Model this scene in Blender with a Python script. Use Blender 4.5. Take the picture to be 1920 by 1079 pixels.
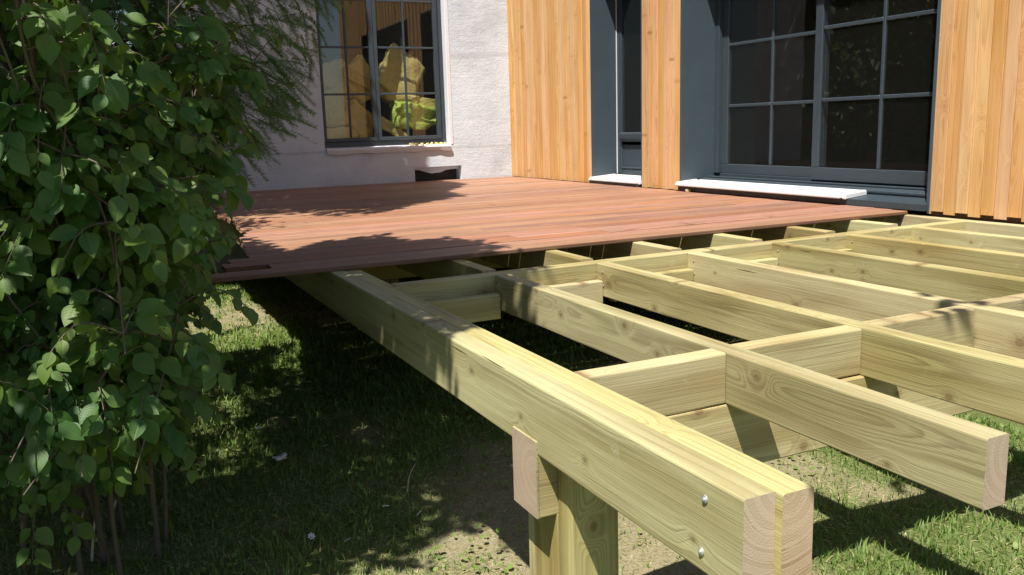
import bpy, bmesh, math, random
import numpy as np
from mathutils import Matrix, Vector, noise as mnoise

for o in list(bpy.data.objects): bpy.data.objects.remove(o)
SC = bpy.context.scene
COL = SC.collection
rnd = random.Random(7)
RNG = np.random.default_rng(11)

# ------------------------------------------------------------------ camera, sky, sun, exposure
cam = bpy.data.cameras.new('camera'); camo = bpy.data.objects.new('camera', cam); COL.objects.link(camo)
R_ = Vector((0.90017256, -0.43451143, -0.0298191)); U_ = Vector((0.10593188, 0.15201949, 0.98268434)); F_ = Vector((0.4224545, 0.88774427, -0.18287239))
camo.matrix_world = Matrix(((R_.x, U_.x, -F_.x, 0), (R_.y, U_.y, -F_.y, 0), (R_.z, U_.z, -F_.z, 1.654), (0, 0, 0, 1)))
cam.sensor_width = 36; cam.lens = 30.3325; cam.clip_start = .05; cam.clip_end = 600
SC.camera = camo
SUN = Vector((-.40, -.35, 1.0)).normalized()          # towards the sun
world = bpy.data.worlds.new('World'); SC.world = world; world.use_nodes = True
wn = world.node_tree.nodes; wl = world.node_tree.links
sky = wn.new('ShaderNodeTexSky'); sky.sky_type = 'NISHITA'; sky.sun_disc = False
sky.sun_elevation = math.asin(SUN.z); sky.sun_rotation = math.atan2(SUN.x, SUN.y) % (2 * math.pi)
sky.air_density = 1.0; sky.dust_density = .6
wl.new(sky.outputs[0], wn['Background'].inputs[0]); wn['Background'].inputs[1].default_value = .07
sl = bpy.data.lights.new('sun', 'SUN'); sl.energy = 5.0; sl.angle = math.radians(.55); sl.color = (1, .965, .90)
so = bpy.data.objects.new('sun', sl); COL.objects.link(so)
so.rotation_euler = (-SUN).to_track_quat('-Z', 'Y').to_euler(); so.location = (-4, -3.5, 12)
SC.view_settings.view_transform = 'Standard'; SC.view_settings.look = 'None'
SC.view_settings.exposure = .9; SC.view_settings.gamma = 1
SC.cycles.max_bounces = 7; SC.cycles.diffuse_bounces = 3; SC.cycles.glossy_bounces = 3; SC.cycles.transmission_bounces = 3; SC.cycles.transparent_max_bounces = 8; SC.cycles.caustics_reflective = False

# ------------------------------------------------------------------ node helpers
def mat(name):
    m = bpy.data.materials.new(name); m.use_nodes = True
    nt = m.node_tree; nt.nodes.clear()
    out = nt.nodes.new('ShaderNodeOutputMaterial'); bs = nt.nodes.new('ShaderNodeBsdfPrincipled')
    nt.links.new(bs.outputs[0], out.inputs[0])
    return m, nt, bs, out
def setin(nt, sock, v):
    if isinstance(v, bpy.types.NodeSocket): nt.links.new(v, sock)
    elif v is not None:
        if hasattr(sock.default_value, '__len__') and not hasattr(v, '__len__'): v = (v,) * len(sock.default_value)
        if hasattr(sock.default_value, '__len__') and len(sock.default_value) == 4 and len(v) == 3: v = (*v, 1)
        sock.default_value = v
def M(nt, op, a, b=None, c=None, clamp=False):
    n = nt.nodes.new('ShaderNodeMath'); n.operation = op; n.use_clamp = clamp
    for s, v in zip(n.inputs, (a, b, c)): setin(nt, s, v)
    return n.outputs[0]
def V(nt, op, a, b=None):
    n = nt.nodes.new('ShaderNodeVectorMath'); n.operation = op
    for s, v in zip(n.inputs, (a, b)): setin(nt, s, v)
    return n.outputs['Value'] if op in ('LENGTH', 'DISTANCE', 'DOT_PRODUCT') else n.outputs[0]
def comb(nt, x, y, z):
    n = nt.nodes.new('ShaderNodeCombineXYZ')
    for s, v in zip(n.inputs, (x, y, z)): setin(nt, s, v)
    return n.outputs[0]
def sep(nt, v):
    n = nt.nodes.new('ShaderNodeSeparateXYZ'); setin(nt, n.inputs[0], v); return n.outputs
def noise(nt, vec, scale=1, detail=2, rough=.5, dist=0):
    n = nt.nodes.new('ShaderNodeTexNoise'); setin(nt, n.inputs['Vector'], vec)
    n.inputs['Scale'].default_value = scale; n.inputs['Detail'].default_value = detail
    n.inputs['Roughness'].default_value = rough; n.inputs['Distortion'].default_value = dist
    return n.outputs['Fac']
def mix(nt, f, a, b, mode='MIX'):
    n = nt.nodes.new('ShaderNodeMix'); n.data_type = 'RGBA'; n.blend_type = mode
    setin(nt, n.inputs[0], f); setin(nt, n.inputs[6], a); setin(nt, n.inputs[7], b)
    return n.outputs[2]
def ramp(nt, f, stops):
    n = nt.nodes.new('ShaderNodeValToRGB'); e = n.color_ramp.elements
    while len(e) < len(stops): e.new(.5)
    for el, (p, c) in zip(e, stops):
        el.position = p; el.color = (*c, 1) if hasattr(c, '__len__') else (c, c, c, 1)
    setin(nt, n.inputs[0], f); return n.outputs[0]
def mrange(nt, v, a, b, c=0, d=1):
    n = nt.nodes.new('ShaderNodeMapRange'); n.interpolation_type = 'SMOOTHSTEP'
    for s, x in zip(n.inputs, (v, a, b, c, d)): setin(nt, s, x)
    return n.outputs[0]
def bump(nt, bs, h, strength, dist=.01):
    n = nt.nodes.new('ShaderNodeBump'); n.inputs['Strength'].default_value = strength; n.inputs['Distance'].default_value = dist
    nt.links.new(h, n.inputs['Height']); nt.links.new(n.outputs[0], bs.inputs['Normal'])
def objc(nt):
    return nt.nodes.new('ShaderNodeTexCoord').outputs['Object']
def orand(nt):
    return nt.nodes.new('ShaderNodeObjectInfo').outputs['Random']
def gpos(nt):
    return nt.nodes.new('ShaderNodeNewGeometry').outputs['Position']

# ------------------------------------------------------------------ materials
def wood(name, light, dark, tintc, ring=.006, rough=.62, knot=1.0, knotc=(.16, .09, .035), contrast=.6, var=.16, fibre=.25, bstr=.25, kx=1.6, kz=4.0, endg=False, groove=False, hv=.012, sv=.12):
    """timber sawn along local X: growth rings round a pith that differs per piece, knots, fibres"""
    m, nt, bs, out = mat(name)
    p = objc(nt); r = orand(nt); x, y, z = sep(nt, p)
    fr = lambda k: M(nt, 'FRACT', M(nt, 'MULTIPLY', r, k))
    r2, r3, r4 = fr(7.13), fr(13.71), fr(29.3)
    xo = M(nt, 'ADD', x, M(nt, 'MULTIPLY', r, 53.0))
    lowv = comb(nt, M(nt, 'MULTIPLY', xo, .9), M(nt, 'MULTIPLY', y, 3.0), M(nt, 'MULTIPLY', z, 3.0))
    n1 = M(nt, 'SUBTRACT', noise(nt, lowv, 1, 2), .5)
    n2 = M(nt, 'SUBTRACT', noise(nt, V(nt, 'ADD', lowv, (7.7, 3.1, 9.2)), 1, 2), .5)
    dy = M(nt, 'ADD', M(nt, 'SUBTRACT', y, M(nt, 'MULTIPLY', M(nt, 'SUBTRACT', r2, .5), .15)), M(nt, 'MULTIPLY', n1, .055))
    dz = M(nt, 'ADD', M(nt, 'SUBTRACT', z, M(nt, 'MULTIPLY', M(nt, 'SUBTRACT', r3, .5), .28)), M(nt, 'MULTIPLY', n2, .055))
    d = M(nt, 'SQRT', M(nt, 'ADD', M(nt, 'MULTIPLY', dy, dy), M(nt, 'MULTIPLY', dz, dz)))
    kv = comb(nt, M(nt, 'MULTIPLY', xo, kx), M(nt, 'MULTIPLY', M(nt, 'ADD', z, r2), kz), 0)
    vo = nt.nodes.new('ShaderNodeTexVoronoi'); vo.voronoi_dimensions = '2D'; vo.inputs['Scale'].default_value = 1
    nt.links.new(kv, vo.inputs['Vector'])
    df = V(nt, 'DIVIDE', V(nt, 'SUBTRACT', kv, vo.outputs['Position']), (kx, kz, 1))
    dist = V(nt, 'LENGTH', V(nt, 'MULTIPLY', df, (.75, 1, 0)))
    cr, cg, cb = sep(nt, vo.outputs['Color'])
    en = M(nt, 'GREATER_THAN', M(nt, 'ABSOLUTE', sep(nt, nt.nodes.new('ShaderNodeTexCoord').outputs['Normal'])[0]), .75)
    on = M(nt, 'MULTIPLY', M(nt, 'GREATER_THAN', cr, 1 - .6 * knot), M(nt, 'SUBTRACT', 1, en))
    dk = M(nt, 'DIVIDE', dist, .034)
    kn = M(nt, 'MULTIPLY', on, M(nt, 'POWER', 2.718, M(nt, 'MULTIPLY', M(nt, 'MULTIPLY', dk, dk), -1)))
    d = M(nt, 'ADD', d, M(nt, 'MULTIPLY', kn, .03))
    fib = noise(nt, comb(nt, M(nt, 'MULTIPLY', xo, 5.0), M(nt, 'MULTIPLY', y, 260.0), M(nt, 'MULTIPLY', z, 260.0)), 1, 2)
    med = noise(nt, comb(nt, M(nt, 'MULTIPLY', xo, 1.6), M(nt, 'MULTIPLY', y, 42.0), M(nt, 'MULTIPLY', z, 42.0)), 1, 3)
    ph = M(nt, 'ADD', M(nt, 'ADD', M(nt, 'DIVIDE', d, ring), M(nt, 'MULTIPLY', M(nt, 'SINE', M(nt, 'MULTIPLY', d, 190.0)), 1.1)), M(nt, 'MULTIPLY', M(nt, 'MULTIPLY', med, M(nt, 'SUBTRACT', 1, M(nt, 'MULTIPLY', en, .85))), 1.1))
    f = M(nt, 'FRACT', ph)
    late = ramp(nt, f, [(0, .15), (.4, 0.05), (.82, .95), (.93, 1), (1, .15)])
    late = M(nt, 'MULTIPLY', late, mrange(nt, noise(nt, V(nt, 'MULTIPLY', lowv, (2, 2, 2)), 1.3, 2), .25, .75, .35, 1.0))
    fac = M(nt, 'ADD', M(nt, 'MULTIPLY', late, contrast), M(nt, 'MULTIPLY', M(nt, 'SUBTRACT', fib, .5), fibre), clamp=True)
    col = mix(nt, fac, light, dark)
    big = mrange(nt, noise(nt, comb(nt, M(nt, 'MULTIPLY', xo, 1.1), M(nt, 'MULTIPLY', y, 9.0), M(nt, 'MULTIPLY', z, 9.0)), 1, 2), .4, .72)
    col = mix(nt, M(nt, 'MULTIPLY', big, .75), col, mix(nt, 1, col, tintc, 'MULTIPLY'))
    col = mix(nt, M(nt, 'MULTIPLY', mrange(nt, med, .55, .8), .25), col, dark)
    if endg:   # green treatment salts in patches, weather marks
        gs = mrange(nt, noise(nt, comb(nt, M(nt, 'MULTIPLY', xo, 1.9), M(nt, 'MULTIPLY', y, 5.0), M(nt, 'MULTIPLY', z, 5.0)), 1, 4, .65), .5, .72)
        col = mix(nt, M(nt, 'MULTIPLY', gs, .5), col, mix(nt, 1, col, (.88, .98, .80), 'MULTIPLY'))
        sc = mrange(nt, noise(nt, comb(nt, M(nt, 'MULTIPLY', xo, 7.0), M(nt, 'MULTIPLY', y, 7.0), M(nt, 'MULTIPLY', z, 7.0)), 1, 5, .75), .62, .75)
        col = mix(nt, M(nt, 'MULTIPLY', sc, .45), col, (.52, .47, .30))
    if groove:   # shallow machined grooves in the deck boards, drawn only as dark lines in the colour
        gl = M(nt, 'ABSOLUTE', M(nt, 'SUBTRACT', M(nt, 'FRACT', M(nt, 'ADD', M(nt, 'DIVIDE', y, .0375), 8.5)), .5))
        col = mix(nt, mrange(nt, gl, .13, .05, 0, .6), col, dark)
    # knots
    ks = M(nt, 'ADD', .007 if endg else .005, M(nt, 'MULTIPLY', cg, .012 if endg else .008))
    core = M(nt, 'MULTIPLY', on, mrange(nt, dist, ks, M(nt, 'MULTIPLY', ks, .55), 0, 1))
    halo = M(nt, 'MULTIPLY', on, mrange(nt, dist, M(nt, 'MULTIPLY', ks, 2.4), ks, 0, 1))
    col = mix(nt, M(nt, 'MULTIPLY', halo, .35), col, dark)
    kring = M(nt, 'MULTIPLY', M(nt, 'ADD', M(nt, 'SINE', M(nt, 'MULTIPLY', dist, 2600)), 1), .22)
    col = mix(nt, M(nt, 'MULTIPLY', core, M(nt, 'SUBTRACT', .8, kring)), col, knotc)
    if endg:
        ec = mix(nt, M(nt, 'MULTIPLY', late, .75), mix(nt, M(nt, 'GREATER_THAN', r3, .45), light, (.50, .36, .25)), mix(nt, .5, dark, (.33, .17, .09)))
        col = mix(nt, en, col, ec)
        chk = noise(nt, comb(nt, M(nt, 'MULTIPLY', xo, 2.3), M(nt, 'MULTIPLY', y, 70.0), M(nt, 'MULTIPLY', z, 70.0)), 1, 1)
        col = mix(nt, M(nt, 'MULTIPLY', mrange(nt, chk, .77, .80), M(nt, 'SUBTRACT', 1, en)), col, (.11, .07, .03))
    hs = nt.nodes.new('ShaderNodeHueSaturation')
    nt.links.new(M(nt, 'ADD', 1 - var, M(nt, 'MULTIPLY', r4, 2 * var)), hs.inputs['Value'])
    nt.links.new(M(nt, 'ADD', .5 - hv, M(nt, 'MULTIPLY', r3, 2 * hv)), hs.inputs['Hue'])
    nt.links.new(M(nt, 'ADD', 1 - sv, M(nt, 'MULTIPLY', r2, 2 * sv)), hs.inputs['Saturation'])
    nt.links.new(col, hs.inputs['Color'])
    nt.links.new(hs.outputs[0], bs.inputs['Base Color'])
    bs.inputs['Roughness'].default_value = rough; bs.inputs['Specular IOR Level'].default_value = .3
    bump(nt, bs, fib, bstr, .002)
    return m

def plain(name, col, rough=.5, metal=0, nscale=30, namp=.15, bs_=.1, spec=.5, coat=0):
    m, nt, bs, out = mat(name)
    n = noise(nt, objc(nt), nscale, 4, .6)
    c = mix(nt, n, tuple(v * (1 - namp) for v in col), tuple(min(1, v * (1 + namp)) for v in col))
    nt.links.new(c, bs.inputs['Base Color'])
    nt.links.new(mrange(nt, noise(nt, objc(nt), nscale * .3, 3), .3, .7, max(0, rough - .08), min(1, rough + .08)), bs.inputs['Roughness'])
    bs.inputs['Metallic'].default_value = metal; bs.inputs['Specular IOR Level'].default_value = spec
    bump(nt, bs, n, bs_, .003)
    return m

TREATED = wood('treated_pine', (.455, .395, .196), (.17, .12, .045), (.62, .54, .40), ring=.0068, contrast=.60, knot=1.4, kx=2.7, endg=True, bstr=.4, var=.15)
CLAD = wood('larch_cladding', (.62, .37, .165), (.36, .17, .058), (.86, .76, .62), ring=.011, contrast=.62, knot=1.2, knotc=(.26, .12, .04), var=.10, hv=.005, sv=.10, kz=9.0, kx=2.0, fibre=.2)
CLADPALE = wood('larch_end_block', (.62, .36, .24), (.45, .22, .12), (1, .9, .9), ring=.012, contrast=.3, knot=0, var=.05)
DECKW = wood('red_deck_wood', (.345, .185, .118), (.085, .040, .024), (1.14, 1.02, .88), ring=.011, contrast=.66, groove=True, knot=.3, knotc=(.13, .05, .02), var=.18, fibre=.6, bstr=.5, rough=.55)
SCRAPW = wood('scrap_wood', (.66, .5, .33), (.45, .3, .15), (1, 1, 1), ring=.006, knot=0)
FRAMEG = plain('grey_blue_aluminium', (.036, .050, .060), .42, 0, 60, .12, .06)
REVEALG = plain('grey_blue_reveal_sheet', (.050, .070, .083), .38, 0, 9, .10, .05)
STONE = plain('white_stone_slab', (.66, .65, .65), .55, 0, 40, .06, .1)
STEEL = plain('zinc_steel', (.70, .71, .72), .42, .75, 200, .3, .2)
DARKM = plain('dark_membrane', (.035, .028, .022), .85, 0, 20, .3, .1)
BATTEN = plain('brown_counter_batten', (.22, .125, .065), .85, 0, 20, .3, .1)
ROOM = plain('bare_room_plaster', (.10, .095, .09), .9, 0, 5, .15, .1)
INSUL = None

def concrete():
    m, nt, bs, out = mat('rendered_concrete')
    p = objc(nt); x, y, z = sep(nt, p)
    big = noise(nt, p, 1.1, 4, .6); fine = noise(nt, p, 45, 4, .65); grit = noise(nt, p, 260, 2)
    brush = noise(nt, comb(nt, M(nt, 'MULTIPLY', x, 2.2), 0, M(nt, 'MULTIPLY', z, 36.0)), 1, 4, .7, .4)
    col = ramp(nt, M(nt, 'ADD', M(nt, 'MULTIPLY', big, .78), M(nt, 'MULTIPLY', brush, .22)), [(.32, (.40, .435, .475)), (.48, (.58, .63, .68)), (.64, (.69, .735, .785))])
    col = mix(nt, M(nt, 'MULTIPLY', fine, .22), col, (.45, .45, .47))
    # faint pour line and stains
    ln = M(nt, 'ABSOLUTE', M(nt, 'SUBTRACT', M(nt, 'ADD', z, M(nt, 'MULTIPLY', noise(nt, p, 3, 3), .06)), 1.435))
    col = mix(nt, M(nt, 'MULTIPLY', mrange(nt, ln, .022, .004), .35), col, (.3, .28, .27))
    ln2 = M(nt, 'ABSOLUTE', M(nt, 'SUBTRACT', M(nt, 'ADD', z, M(nt, 'MULTIPLY', noise(nt, p, 2, 3), .16)), 2.71))
    col = mix(nt, M(nt, 'MULTIPLY', mrange(nt, ln2, .06, .0), M(nt, 'MULTIPLY', brush, .7)), col, (.36, .34, .34))
    st = mrange(nt, noise(nt, V(nt, 'MULTIPLY', p, (3, 3, 1.2)), 1.3, 5, .7), .6, .75)
    col = mix(nt, M(nt, 'MULTIPLY', st, .35), col, (.40, .38, .36))
    nt.links.new(col, bs.inputs['Base Color']); bs.inputs['Roughness'].default_value = .9; bs.inputs['Specular IOR Level'].default_value = .15
    bump(nt, bs, M(nt, 'ADD', M(nt, 'ADD', M(nt, 'MULTIPLY', brush, .45), M(nt, 'ADD', fine, M(nt, 'MULTIPLY', noise(nt, p, 9, 4, .6), 1.2))), M(nt, 'MULTIPLY', grit, .4)), .6, .007)
    return m
CONC = concrete()
CONCW = plain('white_plaster_reveal', (.68, .68, .70), .85, 0, 25, .08, .3, .15)

def glass():
    m, nt, bs, out = mat('window_glass')
    nt.nodes.remove(bs)
    ge = nt.nodes.new('ShaderNodeNewGeometry')
    c1 = M(nt, 'SUBTRACT', 1, M(nt, 'ABSOLUTE', V(nt, 'DOT_PRODUCT', ge.outputs['Normal'], ge.outputs['Incoming'])))
    f = M(nt, 'MULTIPLY', M(nt, 'ADD', .04, M(nt, 'MULTIPLY', M(nt, 'POWER', c1, 5), .96)), 1.8, clamp=True)   # double glazing
    tr = nt.nodes.new('ShaderNodeBsdfTransparent'); tr.inputs[0].default_value = (.95, .965, .955, 1)
    gl = nt.nodes.new('ShaderNodeBsdfGlossy'); gl.inputs['Roughness'].default_value = .004
    bn = nt.nodes.new('ShaderNodeBump'); bn.inputs['Strength'].default_value = .06; bn.inputs['Distance'].default_value = .004
    nt.links.new(noise(nt, objc(nt), 2.2, 1), bn.inputs['Height']); nt.links.new(bn.outputs[0], gl.inputs['Normal'])
    mx = nt.nodes.new('ShaderNodeMixShader')
    nt.links.new(f, mx.inputs[0]); nt.links.new(tr.outputs[0], mx.inputs[1]); nt.links.new(gl.outputs[0], mx.inputs[2])
    # film of dust
    df = nt.nodes.new('ShaderNodeBsdfDiffuse'); df.inputs[0].default_value = (.5, .48, .42, 1)
    mx2 = nt.nodes.new('ShaderNodeMixShader')
    nt.links.new(M(nt, 'ADD', .006, M(nt, 'MULTIPLY', mrange(nt, noise(nt, objc(nt), 60, 5, .75), .5, .85), .03)), mx2.inputs[0])
    nt.links.new(mx.outputs[0], mx2.inputs[1]); nt.links.new(df.outputs[0], mx2.inputs[2])
    nt.links.new(mx2.outputs[0], out.inputs[0])
    return m
GLASS = glass()

def insul(name, a, b, rough=.95, spec=.1):
    m, nt, bs, out = mat(name)
    p = objc(nt); n = noise(nt, p, 14, 5, .65); n2 = noise(nt, V(nt, 'MULTIPLY', p, (1, 1, 6)), 12, 3)
    nt.links.new(mix(nt, M(nt, 'ADD', M(nt, 'MULTIPLY', n, .7), M(nt, 'MULTIPLY', n2, .3)), a, b), bs.inputs['Base Color'])
    bs.inputs['Roughness'].default_value = rough; bs.inputs['Specular IOR Level'].default_value = spec
    bump(nt, bs, M(nt, 'ADD', n, n2), .8, .02)
    return m
INSUL = insul('mineral_wool', (.50, .38, .10), (.80, .68, .30))
INSULB = insul('mineral_wool_brown', (.40, .29, .08), (.66, .52, .20))
GREENB = insul('lime_plastic', (.40, .52, .06), (.62, .74, .16), .4, .5)

def leafmat(name, top, top2, under, trans=.45, rough=.5, scale=5.0, veins=True):
    m, nt, bs, out = mat(name)
    g = nt.nodes.new('ShaderNodeNewGeometry'); n = noise(nt, g.outputs['Position'], scale, 2)
    c = mix(nt, mrange(nt, n, .3, .7), top, top2)
    r = orand(nt)
    c = mix(nt, M(nt, 'MULTIPLY', r, .4), c, top)
    if veins:
        uv = nt.nodes.new('ShaderNodeUVMap'); u, v, _ = sep(nt, uv.outputs[0])
        au = M(nt, 'ABSOLUTE', M(nt, 'SUBTRACT', u, .5))
        rib = mrange(nt, au, .05, .015)
        sv = M(nt, 'FRACT', M(nt, 'MULTIPLY', M(nt, 'SUBTRACT', v, M(nt, 'MULTIPLY', au, .7)), 7.0))
        vein = mrange(nt, M(nt, 'ABSOLUTE', M(nt, 'SUBTRACT', sv, .5)), .10, .02)
        vm = M(nt, 'MAXIMUM', rib, M(nt, 'MULTIPLY', vein, .45))
        c = mix(nt, M(nt, 'MULTIPLY', vm, .35), c, under)
        bump(nt, bs, M(nt, 'MULTIPLY', vm, -1), .35, .003)
    c = mix(nt, g.outputs['Backfacing'], c, under)
    nt.links.new(c, bs.inputs['Base Color']); bs.inputs['Roughness'].default_value = rough; bs.inputs['Specular IOR Level'].default_value = .45
    tl = nt.nodes.new('ShaderNodeBsdfTranslucent'); nt.links.new(mix(nt, 1, c, (1.5, 1.6, .5), 'MULTIPLY'), tl.inputs[0])
    mx = nt.nodes.new('ShaderNodeMixShader'); mx.inputs[0].default_value = trans
    nt.links.new(bs.outputs[0], mx.inputs[1]); nt.links.new(tl.outputs[0], mx.inputs[2]); nt.links.new(mx.outputs[0], out.inputs[0])
    return m
LEAF = leafmat('broad_leaf', (.056, .135, .029), (.140, .215, .038), (.135, .195, .068))
NEEDLE = leafmat('yew_needle', (.055, .11, .04), (.12, .19, .07), (.11, .17, .08), .3, .5, 9, False)
TREELEAF = leafmat('tree_leaf', (.045, .10, .024), (.075, .14, .034), (.08, .13, .045), .3, .5, 1.5, False)

def bark(name, a, b):
    m, nt, bs, out = mat(name)
    p = objc(nt); n = noise(nt, V(nt, 'MULTIPLY', p, (1, 1, .18)), 26, 5, .7)
    nt.links.new(mix(nt, n, a, b), bs.inputs['Base Color']); bs.inputs['Roughness'].default_value = .9
    bump(nt, bs, n, .9, .02)
    return m
BARK = bark('reddish_bark', (.06, .035, .022), (.16, .095, .06))
STEM = bark('grey_brown_stem', (.06, .045, .03), (.17, .13, .09))
DRY = bark('bleached_twig', (.42, .36, .27), (.62, .55, .44))

def groundmat():
    m, nt, bs, out = mat('lawn_soil')
    p = gpos(nt)
    a = noise(nt, p, 2.2, 5, .6); b = noise(nt, p, 60, 4, .7); c = noise(nt, V(nt, 'ADD', p, (31, 7, 3)), .9, 3); straw = noise(nt, V(nt, 'MULTIPLY', p, (1, .35, 1)), 160, 3, .7)
    soil = ramp(nt, b, [(.2, (.12, .10, .055)), (.5, (.26, .225, .135)), (.8, (.38, .335, .22))])
    soil = mix(nt, M(nt, 'MULTIPLY', mrange(nt, straw, .45, .65), .6), soil, (.36, .30, .165))
    green = ramp(nt, b, [(.25, (.075, .10, .03)), (.6, (.15, .18, .06)), (.85, (.24, .245, .10))])
    at = nt.nodes.new('ShaderNodeAttribute'); at.attribute_name = 'cover'
    fac = mrange(nt, M(nt, 'ADD', at.outputs['Fac'], M(nt, 'MULTIPLY', M(nt, 'SUBTRACT', a, .5), .7)), .3, .7)
    nt.links.new(mix(nt, fac, soil, green), bs.inputs['Base Color'])
    bs.inputs['Roughness'].default_value = .95; bs.inputs['Specular IOR Level'].default_value = .1
    bump(nt, bs, M(nt, 'ADD', b, straw), .9, .015)
    return m
GROUND = groundmat()
def grassmat():
    m, nt, bs, out = mat('grass_blade')
    at = nt.nodes.new('ShaderNodeAttribute'); at.attribute_name = 'tint'
    col = ramp(nt, at.outputs['Fac'], [(0, (.095, .165, .034)), (.45, (.18, .26, .058)), (.7, (.27, .30, .10)), (.85, (.36, .325, .16)), (1, (.48, .42, .25))])
    nt.links.new(col, bs.inputs['Base Color']); bs.inputs['Roughness'].default_value = .55; bs.inputs['Specular IOR Level'].default_value = .3
    tl = nt.nodes.new('ShaderNodeBsdfTranslucent'); nt.links.new(mix(nt, 1, col, (1.4, 1.5, .6), 'MULTIPLY'), tl.inputs[0])
    mx = nt.nodes.new('ShaderNodeMixShader'); mx.inputs[0].default_value = .35
    nt.links.new(bs.outputs[0], mx.inputs[1]); nt.links.new(tl.outputs[0], mx.inputs[2]); nt.links.new(mx.outputs[0], out.inputs[0])
    return m
GRASS = grassmat()

# ------------------------------------------------------------------ object helpers
def wmat(o):
    m = o.matrix_basis.copy() if o.parent is None or True else None
    if o.parent: return wmat(o.parent) @ o.matrix_parent_inverse @ o.matrix_basis
    return o.matrix_basis.copy()
def put(o, parent=None):
    COL.objects.link(o)
    if parent:
        o.parent = parent; o.matrix_parent_inverse = wmat(parent).inverted()
    return o
def tag(o, label=None, cat=None, group=None, kind=None):
    if label: o['label'] = label
    if cat: o['category'] = cat
    if group: o['group'] = group
    if kind: o['kind'] = kind
    return o
def empty(name, loc, label, cat, group=None):
    o = bpy.data.objects.new(name, None); o.location = loc; o.empty_display_size = .1; put(o)
    return tag(o, label, cat, group)
def mesh(name, verts, faces, material, smooth=False):
    me = bpy.data.meshes.new(name); me.from_pydata([tuple(v) for v in verts], [], [tuple(f) for f in faces]); me.materials.append(material)
    if smooth: me.polygons.foreach_set('use_smooth', [True] * len(me.polygons))
    me.update(); return me
def nmesh(name, V_, F_, material, smooth=False, attrs=None, uv=None):
    """numpy verts (n,3), faces (m,k)"""
    V_ = np.asarray(V_, np.float32); F_ = np.asarray(F_, np.int32); k = F_.shape[1]
    me = bpy.data.meshes.new(name); me.vertices.add(len(V_)); me.vertices.foreach_set('co', V_.ravel())
    me.loops.add(F_.size); me.loops.foreach_set('vertex_index', F_.ravel())
    me.polygons.add(len(F_)); me.polygons.foreach_set('loop_start', np.arange(0, F_.size, k, dtype=np.int32))
    me.polygons.foreach_set('loop_total', np.full(len(F_), k, np.int32))
    if smooth: me.polygons.foreach_set('use_smooth', np.ones(len(F_), bool))
    me.materials.append(material); me.update(calc_edges=True)
    for a, val in (attrs or {}).items():
        at = me.attributes.new(a, 'FLOAT', 'POINT'); at.data.foreach_set('value', np.asarray(val, np.float32))
    if uv is not None:
        ul = me.uv_layers.new(name='UVMap'); ul.data.foreach_set('uv', np.asarray(uv, np.float32)[F_.ravel()].ravel())
    me.validate(); return me
def obj(name, me, parent=None, loc=None, rot=None):
    o = bpy.data.objects.new(name, me)
    if loc is not None: o.location = loc
    if rot is not None: o.rotation_euler = rot
    return put(o, parent)
def boxmesh(name, a, b, material, bev=.003, seg=1):
    bm = bmesh.new(); bmesh.ops.create_cube(bm, size=1)
    s = [b[i] - a[i] for i in range(3)]; c = [(a[i] + b[i]) / 2 for i in range(3)]
    for v in bm.verts: v.co = Vector((v.co.x * s[0], v.co.y * s[1], v.co.z * s[2]))
    if bev: bmesh.ops.bevel(bm, geom=bm.edges[:], offset=min(bev, .4 * min(s)), segments=seg, affect='EDGES', profile=.5)
    me = bpy.data.meshes.new(name); bm.to_mesh(me); bm.free(); me.materials.append(material)
    return me, c
def box(name, a, b, material, parent=None, bev=.003, seg=1):
    me, c = boxmesh(name, a, b, material, bev, seg)
    return obj(name, me, parent, c)
def timber_mesh(L, T, H, material, rad=.006, n=6, warp=.0012, seed=0, ragged=0):
    """sweep of a rounded rectangle along X, slightly bowed, arrises uneven"""
    rg = random.Random(seed); prof = []
    for cx, cy, a0 in ((1, 1, 0), (-1, 1, 90), (-1, -1, 180), (1, -1, 270)):
        for k in range(3):
            a = math.radians(a0 + 45 * k); prof.append((cx * (T / 2 - rad) + rad * math.cos(a), cy * (H / 2 - rad) + rad * math.sin(a)))
    vs, fs = [], []; m = len(prof); by, bz = rg.uniform(-1, 1), rg.uniform(-1, 1)
    for i in range(n + 1):
        t = i / n; bow = math.sin(t * math.pi)
        for j, (py, pz) in enumerate(prof):
            w = warp
            vs.append((L * (t - .5) + (rg.uniform(-ragged, ragged) if i in (0, n) else 0), py + by * bow * w * 2 + rg.uniform(-w, w) * .4, pz + bz * bow * w * 2 + rg.uniform(-w, w) * .4))
    for i in range(n):
        for j in range(m):
            a, b = i * m + j, i * m + (j + 1) % m
            fs.append((a, b, b + m, a + m))
    fs.append(tuple(range(m))[::-1]); fs.append(tuple(n * m + j for j in range(m)))
    me = mesh('timber', vs, fs, material)
    return me
SEED = [0]
def timber(name, a, b, axis, material, parent, rad=.006, warp=.0012, n=6, yaw=0, ragged=0):
    """timber filling the box a..b with the grain along axis"""
    SEED[0] += 1
    s = [b[i] - a[i] for i in range(3)]; c = [(a[i] + b[i]) / 2 for i in range(3)]
    if axis == 'x': L, T, H, rot = s[0], s[1], s[2], (0, 0, yaw)
    elif axis == 'y': L, T, H, rot = s[1], s[0], s[2], (0, 0, math.pi / 2 + yaw)
    else: L, T, H, rot = s[2], s[1], s[0], (0, -math.pi / 2, 0)
    o = obj(name, timber_mesh(L, T, H, material, min(rad, .4 * min(T, H)), n, warp, SEED[0], ragged), parent, c, rot)
    return o
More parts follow.
